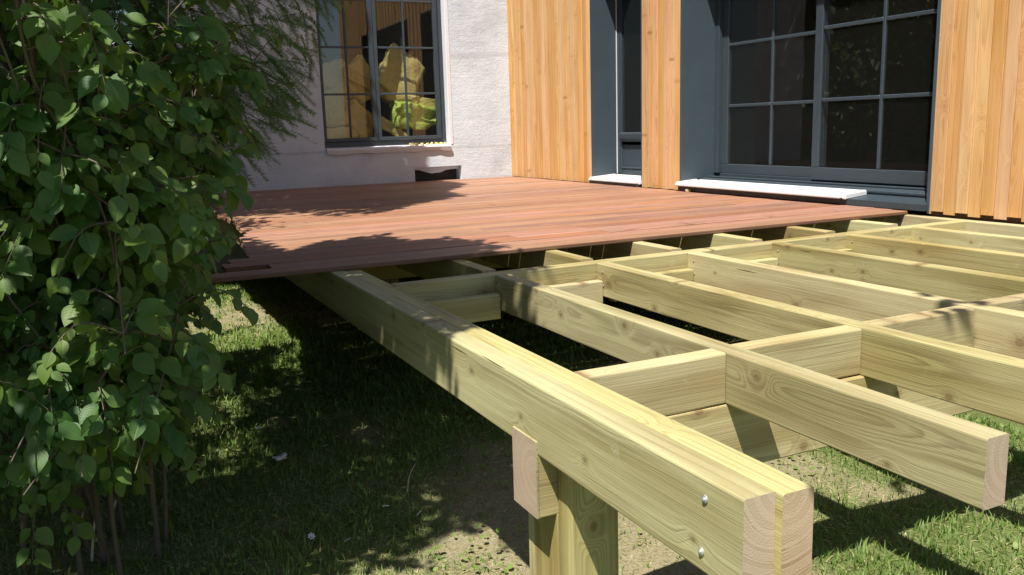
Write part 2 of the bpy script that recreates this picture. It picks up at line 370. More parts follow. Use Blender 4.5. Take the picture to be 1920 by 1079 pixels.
def tube(points, radii, sides=6):
    """numpy tube through points"""
    P = np.asarray(points, float); n = len(P); T = np.gradient(P, axis=0); T /= np.linalg.norm(T, axis=1)[:, None] + 1e-9
    ref = np.array([0, 0, 1.]) if abs(T[0, 2]) < .9 else np.array([1., 0, 0])
    Vs = []
    for i in range(n):
        u = np.cross(T[i], ref); u /= np.linalg.norm(u) + 1e-9; w = np.cross(T[i], u)
        a = np.arange(sides) * 2 * math.pi / sides
        Vs.append(P[i] + radii[i] * (np.cos(a)[:, None] * u + np.sin(a)[:, None] * w))
    Vs = np.concatenate(Vs); Fs = []
    for i in range(n - 1):
        for j in range(sides):
            a, b = i * sides + j, i * sides + (j + 1) % sides
            Fs.append((a, b, b + sides, a + sides))
    return Vs, np.array(Fs)
def cat_parts(parts):
    vs, fs, k = [], [], 0
    for v, f in parts: vs.append(v); fs.append(f + k); k += len(v)
    return np.concatenate(vs), np.concatenate(fs)

# ================================================================== GROUND
def cover_at(x, y):
    """grass cover 0..1: thin on the trodden soil under the new frame"""
    n = np.array([mnoise.fractal(Vector((a * 1.3, b * 1.3, 2.2)), 1, 2, 4) for a, b in zip(x, y)])
    n2 = np.array([mnoise.noise(Vector((a * 4.5, b * 4.5, 7.2))) for a, b in zip(x, y)])
    c = .80 + .38 * n + .25 * n2
    for cx, cy, r, w in ((2.3, 2.95, .75, .55), (1.3, 2.85, .4, .4), (2.0, 3.5, .6, .4), (3.2, 4.0, 1.0, .45), (1.75, 2.4, .4, .35), (.85, 3.4, .5, .2), (-.25, 3.7, .5, .3), (1.1, 8.2, .9, .45)):
        c = c - w * np.exp(-((x - cx) ** 2 + (y - cy) ** 2) / r ** 2)
    return np.clip(c, 0, 1)
def ground_z(x, y):
    return .012 * np.sin(x * 3.1 + 1) * np.cos(y * 2.3) + .01 * np.sin(x * 7.3 + y * 5.1)
gx = np.unique(np.concatenate([np.linspace(-80, -6, 12), np.linspace(-6, 8, 180), np.linspace(8, 80, 12)]))
gy = np.unique(np.concatenate([np.linspace(-80, -2, 12), np.linspace(-2, 13, 180), np.linspace(13, 80, 12)]))
GX, GY = np.meshgrid(gx, gy); gv = np.stack([GX.ravel(), GY.ravel(), np.zeros(GX.size)], 1)
near = (np.abs(gv[:, 0]) < 9) & (gv[:, 1] > -3) & (gv[:, 1] < 14)
gv[near, 2] = ground_z(gv[near, 0], gv[near, 1])
nx = len(gx); ii = np.arange(len(gy) - 1)[:, None] * nx + np.arange(nx - 1)[None, :]; ii = ii.ravel()
gf = np.stack([ii, ii + 1, ii + 1 + nx, ii + nx], 1)
cov = np.full(len(gv), .8); cov[near] = cover_at(gv[near, 0], gv[near, 1])
g = obj('ground', nmesh('ground', gv, gf, GROUND, True, {'cover': cov}))
tag(g, 'patchy lawn and bare soil under the deck frame', kind='structure')

# grass blades
def grass(n, x0, x1, y0, y1, hmin, hmax, w):
    x = RNG.uniform(x0, x1, n); y = RNG.uniform(y0, y1, n)
    c = cover_at(x, y); keep = RNG.random(n) < c * .75 + .25
    return x[keep], y[keep], c[keep]
parts = []
for (n, x0, x1, y0, y1, h0, h1, w) in ((95000, -.9, 4.2, 1.3, 4.4, .015, .055, .0029), (42000, -.6, 4.6, 4.4, 7.0, .02, .06, .0042), (26000, -.8, 2.2, 7.0, 10.6, .02, .065, .006)):
    x, y, c = grass(n, x0, x1, y0, y1, h0, h1, w); n = len(x)
    h = RNG.uniform(h0, h1, n) * (.45 + .75 * c); az = RNG.uniform(0, 2 * math.pi, n); lean = RNG.uniform(.1, 1.2, n) * h
    dryp = np.clip(1.12 - c, .22, .95); dry = RNG.random(n) < dryp * .85
    lean = np.where(dry, lean * 1.9, lean); h = np.where(dry, h * .35, h)
    tint = np.where(dry, RNG.uniform(.72, 1, n), RNG.uniform(0, .62, n) * (.55 + .45 * RNG.random(n)))
    z0 = ground_z(x, y) - .004; dx, dy = np.cos(az), np.sin(az); sx, sy = -dy, dx
    P = np.zeros((n, 5, 3)); ww = w * RNG.uniform(.6, 1.3, n)
    for k, (t, wf) in enumerate(((0, 1), (0, -1), (.55, .75), (.55, -.75), (1, 0))):
        off = lean * t ** 1.7
        P[:, k, 0] = x + dx * off + sx * ww * wf; P[:, k, 1] = y + dy * off + sy * ww * wf; P[:, k, 2] = z0 + h * (t * 1.35 - .35 * t * t)
    b = np.arange(n)[:, None] * 5
    F = np.concatenate([b + [0, 1, 3], b + [0, 3, 2], b + [2, 3, 4]])
    parts.append((P.reshape(-1, 3), F, np.repeat(tint, 5)))
k = 0; vs, fs, ts = [], [], []
for v, f, t in parts: vs.append(v); fs.append(f + k); ts.append(t); k += len(v)
o = obj('grass', nmesh('grass', np.concatenate(vs), np.concatenate(fs), GRASS, False, {'tint': np.concatenate(ts)}))
tag(o, 'short green and straw coloured grass on the lawn', kind='stuff')

# clover and small round weeds among the grass
n = 9000; x = RNG.uniform(-.8, 4.2, n); y = RNG.uniform(1.3, 7.0, n)
kp = np.array([mnoise.noise(Vector((a * 2.1, b * 2.1, 9.9))) for a, b in zip(x, y)]) > .08; x, y = x[kp], y[kp]; n = len(x)
sz = RNG.uniform(.006, .013, n); az = RNG.uniform(0, 6.28, n); zz = ground_z(x, y) + RNG.uniform(.012, .045, n)
P = np.zeros((n, 7, 3)); tl_ = RNG.normal(size=(n, 2)) * .35
for k_ in range(6):
    a = az + k_ * math.pi / 3; dx, dy = np.cos(a) * sz, np.sin(a) * sz
    P[:, k_ + 1] = np.stack([x + dx, y + dy, zz + dx * tl_[:, 0] + dy * tl_[:, 1] + sz * .15], 1)
P[:, 0] = np.stack([x, y, zz], 1)
F = np.concatenate([np.arange(n)[:, None] * 7 + [0, k_ + 1, (k_ + 1) % 6 + 1] for k_ in range(6)])
o = obj('clover', nmesh('clover', P.reshape(-1, 3), F, GRASS, False, {'tint': np.repeat(RNG.uniform(.1, .6, n), 7)}))
tag(o, 'low clover and weeds growing among the grass', kind='stuff')

# ================================================================== HOUSE
ZF = .944; DT = .972; XB = 5.325; YA = 11.076
house = empty('house', (5.5, 11.2, 0), 'house with pale concrete wall, orange timber cladding and grey-blue windows', 'house')
def wall_holes(name, u0, u1, w0, w1, holes, depth, tf, material, parent, jitter=0, outer=True):
    """slab with rectangular openings; tf(u, w, d) gives world point, d depth inward"""
    us = sorted({u0, u1, *[h[0] for h in holes], *[h[1] for h in holes]}); ws = sorted({w0, w1, *[h[2] for h in holes], *[h[3] for h in holes]})
    vs, fs = [], []
    def q(*pts):
        k = len(vs); vs.extend(tf(*p) for p in pts); fs.append((k, k + 1, k + 2, k + 3))
    inh = lambda u, w: any(h[0] < u < h[1] and h[2] < w < h[3] for h in holes)
    for i in range(len(us) - 1):
        for j in range(len(ws) - 1):
            if inh((us[i] + us[i + 1]) / 2, (ws[j] + ws[j + 1]) / 2): continue
            for d in (0, depth):
                q((us[i], ws[j], d), (us[i + 1], ws[j], d), (us[i + 1], ws[j + 1], d), (us[i], ws[j + 1], d))
    for (a, b, c, d) in holes + ([(u0, u1, w0, w1)] if outer else []):
        q((a, c, 0), (b, c, 0), (b, c, depth), (a, c, depth)); q((a, d, 0), (b, d, 0), (b, d, depth), (a, d, depth))
        q((a, c, 0), (a, d, 0), (a, d, depth), (a, c, depth)); q((b, c, 0), (b, d, 0), (b, d, depth), (b, c, depth))
    me = mesh(name, vs, fs, material)
    bm = bmesh.new(); bm.from_mesh(me); bmesh.ops.remove_doubles(bm, verts=bm.verts, dist=1e-5); bmesh.ops.recalc_face_normals(bm, faces=bm.faces); bm.to_mesh(me); bm.free()
    return obj(name, me, parent)
WIN = (2.69, 4.40, 1.44, 4.95); VENT = (3.88, 4.56, .955, 1.157)
wall_holes('concrete_wall', 0.9, 5.36, -.2, 5.2, [WIN, VENT], .30, lambda u, w, d: (u, YA + d, w), CONC, house)
DOOR = (7.86, 8.90, .94, 3.6); BIG = (4.27, 7.16, .94, 3.6)
wall_holes('cladding_wall_core', 2.62, YA + .3, -.2, 5.2, [DOOR, BIG], .26, lambda u, w, d: (XB + .045 + d, u, w), BATTEN, house)
# rest of the house shell so that the rooms are closed and dark
vs, fs = [], []
def quad(*p):
    k = len(vs); vs.extend(p); fs.append(tuple(range(k, k + 4)))
quad((XB + .05, 2.62, -.2), (10, 2.62, -.2), (10, 2.62, 5.2), (XB + .05, 2.62, 5.2)); quad((10, 2.62, -.2), (10, 15.5, -.2), (10, 15.5, 5.2), (10, 2.62, 5.2))
quad((10, 15.5, -.2), (0.9, 15.5, -.2), (0.9, 15.5, 5.2), (10, 15.5, 5.2)); quad((0.9, 15.5, -.2), (0.9, YA + .02, -.2), (0.9, YA + .02, 5.2), (0.9, 15.5, 5.2))
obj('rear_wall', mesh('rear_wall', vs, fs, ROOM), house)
vs, fs = [], []
for z in (5.2, .90):
    quad((XB + .08, 2.65, z), (10, 2.65, z), (10, YA + .05, z), (XB + .08, YA + .05, z)); quad((0.9, YA + .05, z), (10, YA + .05, z), (10, 15.5, z), (0.9, 15.5, z))
    if z > 5:
        obj('roof', mesh('roof', vs, fs, DARKM), house); vs, fs = [], []
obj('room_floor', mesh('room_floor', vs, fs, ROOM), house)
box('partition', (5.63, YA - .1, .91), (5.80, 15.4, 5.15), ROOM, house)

# --- cladding: vertical larch boards, pairs at two depths with a shadow gap
back = [o for o in house.children if o.name.startswith('cladding_wall_core')][0]
cb = {}
def clad(y0, y1, z0, z1, front, material=CLAD):
    key = (round(y1 - y0, 3), round(z1 - z0, 3), material.name)
    if key not in cb:
        SEED[0] += 1
        cb[key] = timber_mesh(z1 - z0, y1 - y0, .024, material, .0025, 3, .0006, SEED[0])
    return obj('board', cb[key], back, (XB + front + .012, (y0 + y1) / 2, (z0 + z1) / 2), (0, -math.pi / 2, 0))
y = YA - .002; i = 0
while y > 2.7:
    wa, wb = .0908, .0908
    for kk, (w_, fr_, zb) in enumerate(((wa, .0, .981), (wb, .008, .960))):
        y1 = y; y0 = y - w_
        y = y0 - (.002 if kk == 0 else .0065)
        if y1 > 4.4: zb = .974
        zb = zb + rnd.uniform(-.003, .003)
        mid = (y0 + y1) / 2
        hit_ = None
        for hz in (DOOR, BIG):
            if y1 > hz[0] + .002 and y0 < hz[1] - .002: hit_ = hz
        if hit_ is None: clad(y0, y1, round(zb, 3), 5.18, fr_ + rnd.uniform(-.0012, .0012))
        else:
            # pieces beside the opening are ripped to width, the rest starts above the head
            if y1 > hit_[1] + .012: clad(hit_[1], y1, round(zb, 3), 5.18, fr_); y1 = hit_[1] - .002
            if y0 < hit_[0] - .012: clad(y0, hit_[0], round(zb, 3), 5.18, fr_); y0 = hit_[0] + .002
            if y1 - y0 > .012: clad(y0, y1, 3.6, 5.18, fr_)
# the two patched battens beside the large window
for o_ in list(back.children):
    if not o_.name.startswith('board'): continue
    for (ym, zc, pale) in ((4.04, 1.244, False), (3.85, 1.088, True)):
        d = o_.dimensions if False else None
        yy = o_.location.y
        if abs(yy - ym) < .03 and abs(o_.location.x - XB - .012) < .004:
            w_ = .0905; bpy.data.objects.remove(o_)
            clad(yy - w_ / 2, yy + w_ / 2, zc + .003, 5.18, 0)
            clad(yy - w_ / 2, yy + w_ / 2, .989, zc, .001, CLADPALE if pale else CLAD)
            break

# --- grey-blue reveals of the two openings in the cladded wall
for nm, (a, b, c, d), xr in (('door', DOOR, 5.70), ('large', BIG, 5.80)):
    t = .006
    box('window_reveal', (XB + .004, b - t, .965), (xr, b + .02, d + .02), REVEALG, house, .001)
    box('window_reveal', (XB + .004, a - .02, .965), (xr, a + t, d + .02), REVEALG, house, .001)
    box('window_reveal', (XB + .004, a + t + .001, d - t), (xr, b - t - .001, d + .02), REVEALG, house, .001)

# --- large sliding window
def window(name, parent, **kw):
    return None
lw = box('window', (5.775, 4.277, 1.088), (5.83, 7.153, 1.128), FRAMEG, house, .004)
lw['label'] = 'large grey-blue sliding window with glazing bars'
box('track', (5.60, 4.277, 1.05), (5.772, 7.153, 1.086), FRAMEG, lw, .006)
box('track', (5.66, 4.277, 1.0875), (5.70, 7.153, 1.103), FRAMEG, lw, .004)
for yy in (7.09, 4.277): box('frame', (5.735, yy, 1.13), (5.84, yy + .063, 3.53), FRAMEG, lw, .003)
box('frame', (5.735, 4.277, 3.532), (5.84, 7.153, 3.594), FRAMEG, lw, .003)
def sash(x, ya, yb, z0, z1, mun, bars, parent, st=.085, bot=.095):
    s = box('sash', (x, ya, z0), (x + .045, yb, z0 + bot), FRAMEG, parent, .004)
    box('stile', (x, ya, z0 + bot + .001), (x + .045, ya + st, z1), FRAMEG, parent, .004)
    box('stile', (x, yb - st, z0 + bot + .001), (x + .045, yb, z1), FRAMEG, parent, .004)
    box('rail', (x, ya + st + .001, z1 - st), (x + .045, yb - st - .001, z1), FRAMEG, parent, .004)
    yi0, yi1 = ya + st, yb - st; zi0, zi1 = z0 + bot, z1 - st
    cuts = [yi0, *mun, yi1]; zc = [zi0, *bars, zi1]; hb = .015
    for m_ in mun: box('glazing_bar', (x + .006, m_ - hb, zi0 + .002), (x + .036, m_ + hb, zi1 - .002), FRAMEG, parent, .005)
    for b_ in bars:
        for a0, a1 in zip(cuts[:-1], cuts[1:]):
            box('glazing_bar', (x + .008, a0 + (hb + .001 if a0 != yi0 else .001), b_ - hb), (x + .034, a1 - (hb + .001 if a1 != yi1 else .001), b_ + hb), FRAMEG, parent, .005)
    for a0, a1 in zip(cuts[:-1], cuts[1:]):
        for c0, c1 in zip(zc[:-1], zc[1:]):
            box('pane', (x + .018, a0 + .001, c0 + .001), (x + .024, a1 - .001, c1 - .001), GLASS, parent, 0)
sash(5.780, 5.72, 7.088, 1.129, 3.53, [6.39], [1.795, 2.385, 2.975], lw, .087, .092)
sash(5.728, 4.342, 5.80, 1.115, 3.53, [5.08], [1.803, 2.405, 2.99], lw, .083, .110)
# sloping metal sill with folded front lip
def prism(name, pts_xz, y0, y1, material, parent, bev=.003):
    n = len(pts_xz); vs = [(x, y0, z) for x, z in pts_xz] + [(x, y1, z) for x, z in pts_xz]
    fs = [tuple(range(n))[::-1], tuple(range(n, 2 * n))] + [(i, (i + 1) % n, n + (i + 1) % n, n + i) for i in range(n)]
    me = mesh(name, vs, fs, material); bm = bmesh.new(); bm.from_mesh(me); bmesh.ops.recalc_face_normals(bm, faces=bm.faces)
    if bev: bmesh.ops.bevel(bm, geom=bm.edges[:], offset=bev, segments=2, affect='EDGES')
    bm.to_mesh(me); bm.free(); return obj(name, me, parent)
prism('sill', [(5.285, .975), (5.285, 1.022), (5.595, 1.046), (5.595, .975)], 4.262, 7.148, FRAMEG, lw)
prism('sill_upstand', [(5.545, 1.0475), (5.54, 1.066), (5.555, 1.078), (5.60, 1.084), (5.60, 1.0475)], 4.28, 7.145, FRAMEG, lw, .004)
# --- glazed door with panel
dw = box('door', (5.69, 7.87, 1.04), (5.735, 8.885, 1.128), FRAMEG, house, .004); dw['label'] = 'narrow grey-blue glazed door with solid lower panel'
box('stile', (5.69, 8.80, 1.129), (5.735, 8.885, 3.55), FRAMEG, dw, .004); box('stile', (5.69, 7.87, 1.129), (5.735, 7.955, 3.55), FRAMEG, dw, .004)
box('rail', (5.69, 7.956, 3.46), (5.735, 8.799, 3.55), FRAMEG, dw, .004)
box('panel', (5.703, 7.956, 1.13), (5.725, 8.799, 1.409), FRAMEG, dw, .004)
prism('moulding', [(5.70, 1.41), (5.70, 1.445), (5.665, 1.452), (5.652, 1.48), (5.652, 1.535), (5.675, 1.552), (5.70, 1.552)], 7.956, 8.799, FRAMEG, dw, .005)
prism('moulding', [(5.7025, 1.131), (5.68, 1.131), (5.684, 1.145), (5.7025, 1.152)], 7.958, 8.797, FRAMEG, dw, .002)
box('pane', (5.708, 7.956, 1.554), (5.714, 8.799, 3.459), GLASS, dw, 0)
box('door_seal', (5.676, 8.886, 1.06), (5.689, 8.893, 3.58), STONE, dw, .002)
prism('sill', [(5.285, .975), (5.285, 1.002), (5.66, 1.030), (5.66, .975)], 7.868, 8.892, FRAMEG, dw)

# --- window in the concrete wall
cw = box('window', (2.66, 11.19, 1.455), (4.398, 11.25, 1.53), FRAMEG, house, .004); cw['label'] = 'dark framed two-leaf window in the concrete wall'
for xa, xb in ((2.66, 2.70), (4.325, 4.398)): box('frame', (xa, 11.19, 1.531), (xb, 11.25, 4.94), FRAMEG, cw, .004)
box('frame', (2.701, 11.19, 4.87), (4.324, 11.25, 4.94), FRAMEG, cw, .004)
for xa, xb, xm in ((2.701, 3.435, 3.07), (3.439, 4.324, 3.855)):
    st = .062 if xa < 3 else .058
    box('stile', (xa, 11.165, 1.532), (xa + st * .8, 11.215, 4.869), FRAMEG, cw, .004); box('stile', (xb - st, 11.165, 1.532), (xb, 11.215, 4.869), FRAMEG, cw, .004)
    box('rail', (xa + st * .8 + .001, 11.166, 1.532), (xb - st - .001, 11.215, 1.575), FRAMEG, cw, .004); box('rail', (xa + st * .8 + .001, 11.166, 4.81), (xb - st - .001, 11.215, 4.869), FRAMEG, cw, .004)
    cuts = [xa + st * .8, xm, xb - st]; zs = [1.575, 2.13, 2.72, 3.31, 3.90, 4.81]
    box('glazing_bar', (xm - .013, 11.176, 1.577), (xm + .013, 11.206, 4.808), FRAMEG, cw, .004)
    for z in zs[1:-1]:
        for a0, a1 in ((cuts[0] + .001, xm - .014), (xm + .014, cuts[2] - .001)): box('glazing_bar', (a0, 11.178, z - .013), (a1, 11.204, z + .013), FRAMEG, cw, .004)
    for a0, a1 in zip(cuts[:-1], cuts[1:]):
        for c0, c1 in zip(zs[:-1], zs[1:]): box('pane', (a0 + .001, 11.188, c0 + .001), (a1 - .001, 11.194, c1 - .001), GLASS, cw, 0)
# rough cast sill with a broken lower edge
n = 34; vs, fs = [], []
for i in range(n + 1):
    x = 2.705 + (4.405 - 2.705) * i / n; zb = 1.375 + .018 * mnoise.noise(Vector((x * 4, 1, 5))) + .012 * mnoise.noise(Vector((x * 13, 2, 5)))
    yo = YA - .042 + .006 * mnoise.noise(Vector((x * 7, 3, 1)))
    for (yy, zz) in ((11.20, 1.458), (yo, 1.443 + .004 * mnoise.noise(Vector((x * 9, 0, 0)))), (yo - .004, 1.425), (yo + .012, zb), (11.10, zb - .004)): vs.append((x, yy, zz))
for i in range(n):
    for j in range(4): a = i * 5 + j; fs.append((a, a + 1, a + 6, a + 5))
fs.append((0, 1, 2, 3, 4)); fs.append(tuple(n * 5 + j for j in range(5))[::-1])
obj('sill', mesh('sill', vs, fs, CONCW), cw)
box('plaster_reveal', (4.399, YA - .006, 1.444), (4.455, 11.19, 4.97), CONCW, house, .006)
# service duct low in the concrete wall: back of the recess and broken lintel
box('duct_back', (3.84, YA + .20, .93), (4.60, YA + .24, 1.18), DARKM, house)
vs, fs = [], []; n = 24
for i in range(n + 1):
    t = i / n; x = 3.884 + .672 * t; zb = 1.095 + .03 * math.sin(t * 7 + 1.5) * (1 if t < .75 else .5) - .012 * mnoise.noise(Vector((t * 9, 0, 3)))
    if t > .72: zb = max(zb, 1.105)
    for yy in (YA + .09, YA + .13):
        vs.append((x, yy, 1.156)); vs.append((x, yy, zb))
for i in range(n):
    a = i * 4; fs += [(a, a + 1, a + 5, a + 4), (a + 2, a + 3, a + 7, a + 6), (a + 1, a + 3, a + 7, a + 5)]
obj('broken_lintel', mesh('broken_lintel', vs, fs, CONC), house)

# ================================================================== DECK (frame and boards move together)
deck = empty('wooden_deck', (1.2, 4.4, 0), 'half boarded wooden deck with red-brown boards on an open pale timber frame', 'deck')
def joist(x, y0, y1, name='joist', z0=.774, z1=ZF, w=.075, yaw=0):
    return timber(name, (x, y0, z0), (x + w, y1, z1), 'y', TREATED, deck, .0055, .0014, 10, yaw)
YN = 1.192
b1 = joist(1.047, 1.203, 11.0, 'main_beam', .736, ZF, .079)
b2 = joist(1.1265, 1.184, 11.0, 'main_beam', .735, ZF + .0005, .080)
for k, x in enumerate((1.718, 2.312, 2.905, 3.522, 4.128, 4.712)):
    joist(x, (1.186, 1.19, 1.2, 1.17, 1.19, 1.2)[k], 3.80 + .018 * k, yaw=rnd.uniform(-.001, .001))
    joist(x - .006 * (k % 2), 3.955 + .018 * k, 10.98)
joist(5.235, 1.2, 10.98)
# cross beam at the edge of the boarded part (laid very slightly askew), ledger pieces in each bay
timber('cross_beam', (1.211, 3.845, .776), (5.232, 3.925, ZF - .001), 'x', TREATED, deck, .007, .0014, 8, .021)
xs = [1.2085, 1.718, 2.312, 2.905, 3.522, 4.128, 4.712, 5.235]
for k in range(7):
    xa = (xs[k] if k == 0 else xs[k] + .075) + .003; xb_ = xs[k + 1] - .004; yy = 3.795 + .018 * k - (.0 if k else 0)
    timber('ledger', (xa, yy - .055, .735), (xb_, yy - .0015, .858), 'x', TREATED, deck, .005)
    yn = 2.066 + .012 * k
    timber('noggin', (xa, yn, .776 + .002 * (k % 2)), (xb_, yn + .075, ZF - .002 - .002 * (k % 3)), 'x', TREATED, deck, .006)
# low bearers under the joists, on posts
be = timber('bearer', (1.0478, 2.065, .546), (5.30, 2.215, .772), 'x', TREATED, deck, .005, .001, 8)
timber('bearer', (1.35, 6.4, .512), (5.28, 6.515, .735), 'x', TREATED, deck, .005, .001, 8)
# end block of the bearer let into the beam face
timber('bearer_end', (1.0405, 2.0635, .5455), (1.0472, 2.2165, .779), 'x', TREATED, deck, .002, 0, 1)
timber('post', (1.105, 1.992, -.35), (1.272, 2.0638, .733), 'z', TREATED, deck, .012)
timber('post', (1.105, 2.2162, -.35), (1.272, 2.262, .733), 'z', TREATED, deck, .012)
timber('post', (1.1055, 2.0640, -.35), (1.2715, 2.2160, .5455), 'z', TREATED, deck, .002)
for (px, py) in ((4.95, 2.06), (1.9, 6.38), (3.4, 6.38), (4.9, 6.38)):
    timber('post', (px, py, -.3), (px + .16, py + .155, .511 if py > 4 else .545), 'z', TREATED, deck, .012)
# bolts with washers on the front beam
def bolt(x, y, z, parent, r=.0085):
    bm = bmesh.new()
    bmesh.ops.create_cone(bm, cap_ends=True, segments=20, radius1=r, radius2=r, depth=.003, matrix=Matrix.Rotation(math.pi / 2, 4, 'Y'))
    bmesh.ops.create_cone(bm, cap_ends=True, segments=6, radius1=r * .62, radius2=r * .55, depth=.005, matrix=Matrix.Translation((-.002, 0, 0)) @ Matrix.Rotation(math.pi / 2, 4, 'Y'))
    bmesh.ops.create_cone(bm, cap_ends=True, segments=12, radius1=r * .3, radius2=r * .2, depth=.004, matrix=Matrix.Translation((-.0035, 0, 0)) @ Matrix.Rotation(math.pi / 2, 4, 'Y'))
    me = bpy.data.meshes.new('bolt'); bm.to_mesh(me); bm.free(); me.materials.append(STEEL)
    return obj('bolt', me, parent, (x, y, z), (rnd.uniform(0, 1), 0, 0))
bolt(1.0455, 1.318, .901, b1); bolt(1.0455, 1.328, .782, b1)
# screw heads where the joists meet the cross beam
sm = None
for k, x in enumerate((1.718, 2.312, 2.905, 3.522, 4.128, 4.712)):
    for (dy, z) in ((.045, .905), (.05, .835)):
        bm = bmesh.new(); bmesh.ops.create_cone(bm, cap_ends=True, segments=10, radius1=.006, radius2=.005, depth=.004, matrix=Matrix.Rotation(math.pi / 2, 4, 'Y'))
        me = bpy.data.meshes.new('screw'); bm.to_mesh(me); bm.free(); me.materials.append(STEEL)
        obj('screw', me, deck, (x - .0015, 3.79 + .018 * k - dy, z))

# deck boards along X, ends ragged on the left, butt joints over joists
joints = [2.349, 2.942, 3.559, 4.165, 4.749]
y = 4.375; i = 0; pitch = .1555; wb = .1500
while y + wb < YA - .005:
    if i == 0: xl = .44
    elif i == 1: xl = .785
    elif i in (2, 3): xl = .47 + .05 * i
    elif i < 12: xl = .73 + .022 * (i - 4) + rnd.uniform(-.02, .02)
    else: xl = .96 + rnd.uniform(-.03, .03)
    z0 = ZF + .002; cutx = [xl] + ([rnd.choice(joints)] if i > 1 and rnd.random() < .7 else []) + [5.296 if i < 20 else 5.29]
    if i == 0: cutx = [xl, 5.262]
    for a, b in zip(cutx[:-1], cutx[1:]):
        dz = rnd.uniform(-.0012, .0012)
        timber('deck_board', (a + (.0012 if a != xl else 0), y, z0 + dz), (b - .0012, y + wb, z0 + .026 + dz), 'x', DECKW, deck, .006, .0009, 8, rnd.uniform(-.0006, .0006), .004 if a == xl else 0)
    y += pitch; i += 1

# ================================================================== SLABS AND SMALL THINGS ON THE SILLS
def slab(name, pts, th, label):
    """tilted slab from 4 top corners (front far, front near, back near, back far), rounded rim"""
    bm = bmesh.new(); top = [bm.verts.new(p) for p in pts]; bot = [bm.verts.new((p[0], p[1], p[2] - th)) for p in pts]
    bm.faces.new(top); bm.faces.new(bot[::-1])
    for i in range(4): bm.faces.new((top[i], bot[i], bot[(i + 1) % 4], top[(i + 1) % 4]))
    bmesh.ops.recalc_face_normals(bm, faces=bm.faces)
    ve = [e for e in bm.edges if abs(e.verts[0].co.z - e.verts[1].co.z) > th * .9]
    bmesh.ops.bevel(bm, geom=ve, offset=.035, segments=4, affect='EDGES')
    bmesh.ops.bevel(bm, geom=[e for e in bm.edges if e.calc_face_angle(0) > .6], offset=.007, segments=2, affect='EDGES')
    me = bpy.data.meshes.new(name); bm.to_mesh(me); bm.free(); me.materials.append(STONE)
    me.polygons.foreach_set('use_smooth', [False] * len(me.polygons))
    return tag(obj(name, me), label, 'slab', 'white slabs on the sills')
slab('sill_slab', [(5.235, 7.175, 1.050), (5.225, 4.95, 1.050), (5.540, 4.965, 1.0745), (5.540, 7.14, 1.0745)], .026, 'long white slab lying on the sill of the large sliding window')
slab('sill_slab', [(5.262, 8.905, 1.030), (5.262, 7.845, 1.030), (5.672, 7.875, 1.0585), (5.672, 8.88, 1.0585)], .025, 'short white slab lying at the foot of the narrow glazed door')
w_ = timber('wood_wedge', (5.24, 6.93, .9735), (5.28, 6.965, .998), 'y', SCRAPW, None, .003)
tag(w_, 'tiny pale wood wedge under the long white sill slab', 'wedge')

def rumple(name, dims, material, loc, rot, seed, amp=.05, cuts=9, label=None, cat=None, group=None, freq=4):
    bm = bmesh.new(); bmesh.ops.create_cube(bm, size=1); bmesh.ops.subdivide_edges(bm, edges=bm.edges[:], cuts=cuts, use_grid_fill=True)
    for v in bm.verts:
        p = Vector((v.co.x * dims[0], v.co.y * dims[1], v.co.z * dims[2])); q = p * freq + Vector((seed * 3.1, seed, 0)); amp_ = amp * (1.5 if name == 'insulation_batt' else 1)
        p += mnoise.noise_vector(q) * amp_ + mnoise.noise_vector(q * 3) * amp_ * .5; v.co = p
    me = bpy.data.meshes.new(name); bm.to_mesh(me); bm.free(); me.materials.append(material); me.polygons.foreach_set('use_smooth', [True] * len(me.polygons))
    if 'insulation' in name and 'scrap' not in name or name == 'plastic_bag':
        y2 = 11.40 + (loc[1] - 11.56) * .42; q_ = y2 / loc[1]; loc = (loc[0] * q_, y2, 1.654 + (loc[2] - 1.654) * q_)
    o = obj(name, me, None, loc, rot); return tag(o, label, cat, group)
G = 'insulation heaped behind the concrete wall window'
rd = math.radians
rumple('insulation_pack', (2.0, .30, .55), INSULB, (3.5, 11.70, 1.22), (0, 0, 0), 1, .04, 9, 'bottom layer of mustard insulation packs filling the width of the window', 'insulation', G)
rumple('insulation_batt', (.60, .09, .66), INSUL, (4.05, 11.98, 2.42), (rd(-12), rd(34), rd(8)), 2, .025, 11, 'upright pale yellow insulation batt with a pointed corner, highest of the heap', 'insulation', G)
rumple('insulation_batt', (.95, .16, .12), INSULB, (3.62, 11.86, 2.24), (0, rd(27), rd(4)), 3, .03, 7, 'long insulation batt sloping down across the middle of the window heap', 'insulation', G)
rumple('insulation_batt', (.7, .18, .14), INSULB, (3.18, 11.75, 2.02), (rd(10), rd(36), rd(-10)), 4, .035, 7, 'tilted brown insulation batt at the left of the window heap', 'insulation', G)
rumple('plastic_bag', (.62, .18, .26), GREENB, (4.10, 11.58, 1.86), (0, rd(4), rd(5)), 5, .09, 9, 'crumpled lime green plastic bag behind the right window leaf', 'bag', None, 5)
rumple('insulation_batt', (.75, .16, .13), INSUL, (4.12, 11.80, 2.06), (0, rd(8), rd(-8)), 6, .03, 7, 'flat yellow insulation batt lying just above the green bag', 'insulation', G)
rumple('insulation_batt', (.55, .18, .16), INSUL, (3.05, 11.62, 1.66), (0, rd(-5), rd(12)), 7, .04, 7, 'small yellow insulation batt low in the left window corner', 'insulation', G)
rumple('insulation_batt', (.48, .14, .34), INSULB, (3.32, 11.60, 1.80), (rd(8), rd(38), rd(10)), 8, .03, 7, 'square brown insulation batt standing on edge beside the window mullion', 'insulation', G)
rumple('insulation_batt', (.62, .15, .12), INSUL, (3.78, 11.56, 1.66), (0, rd(32), rd(-4)), 9, .03, 7, 'yellow insulation offcut sloping under the green bag', 'insulation', G)
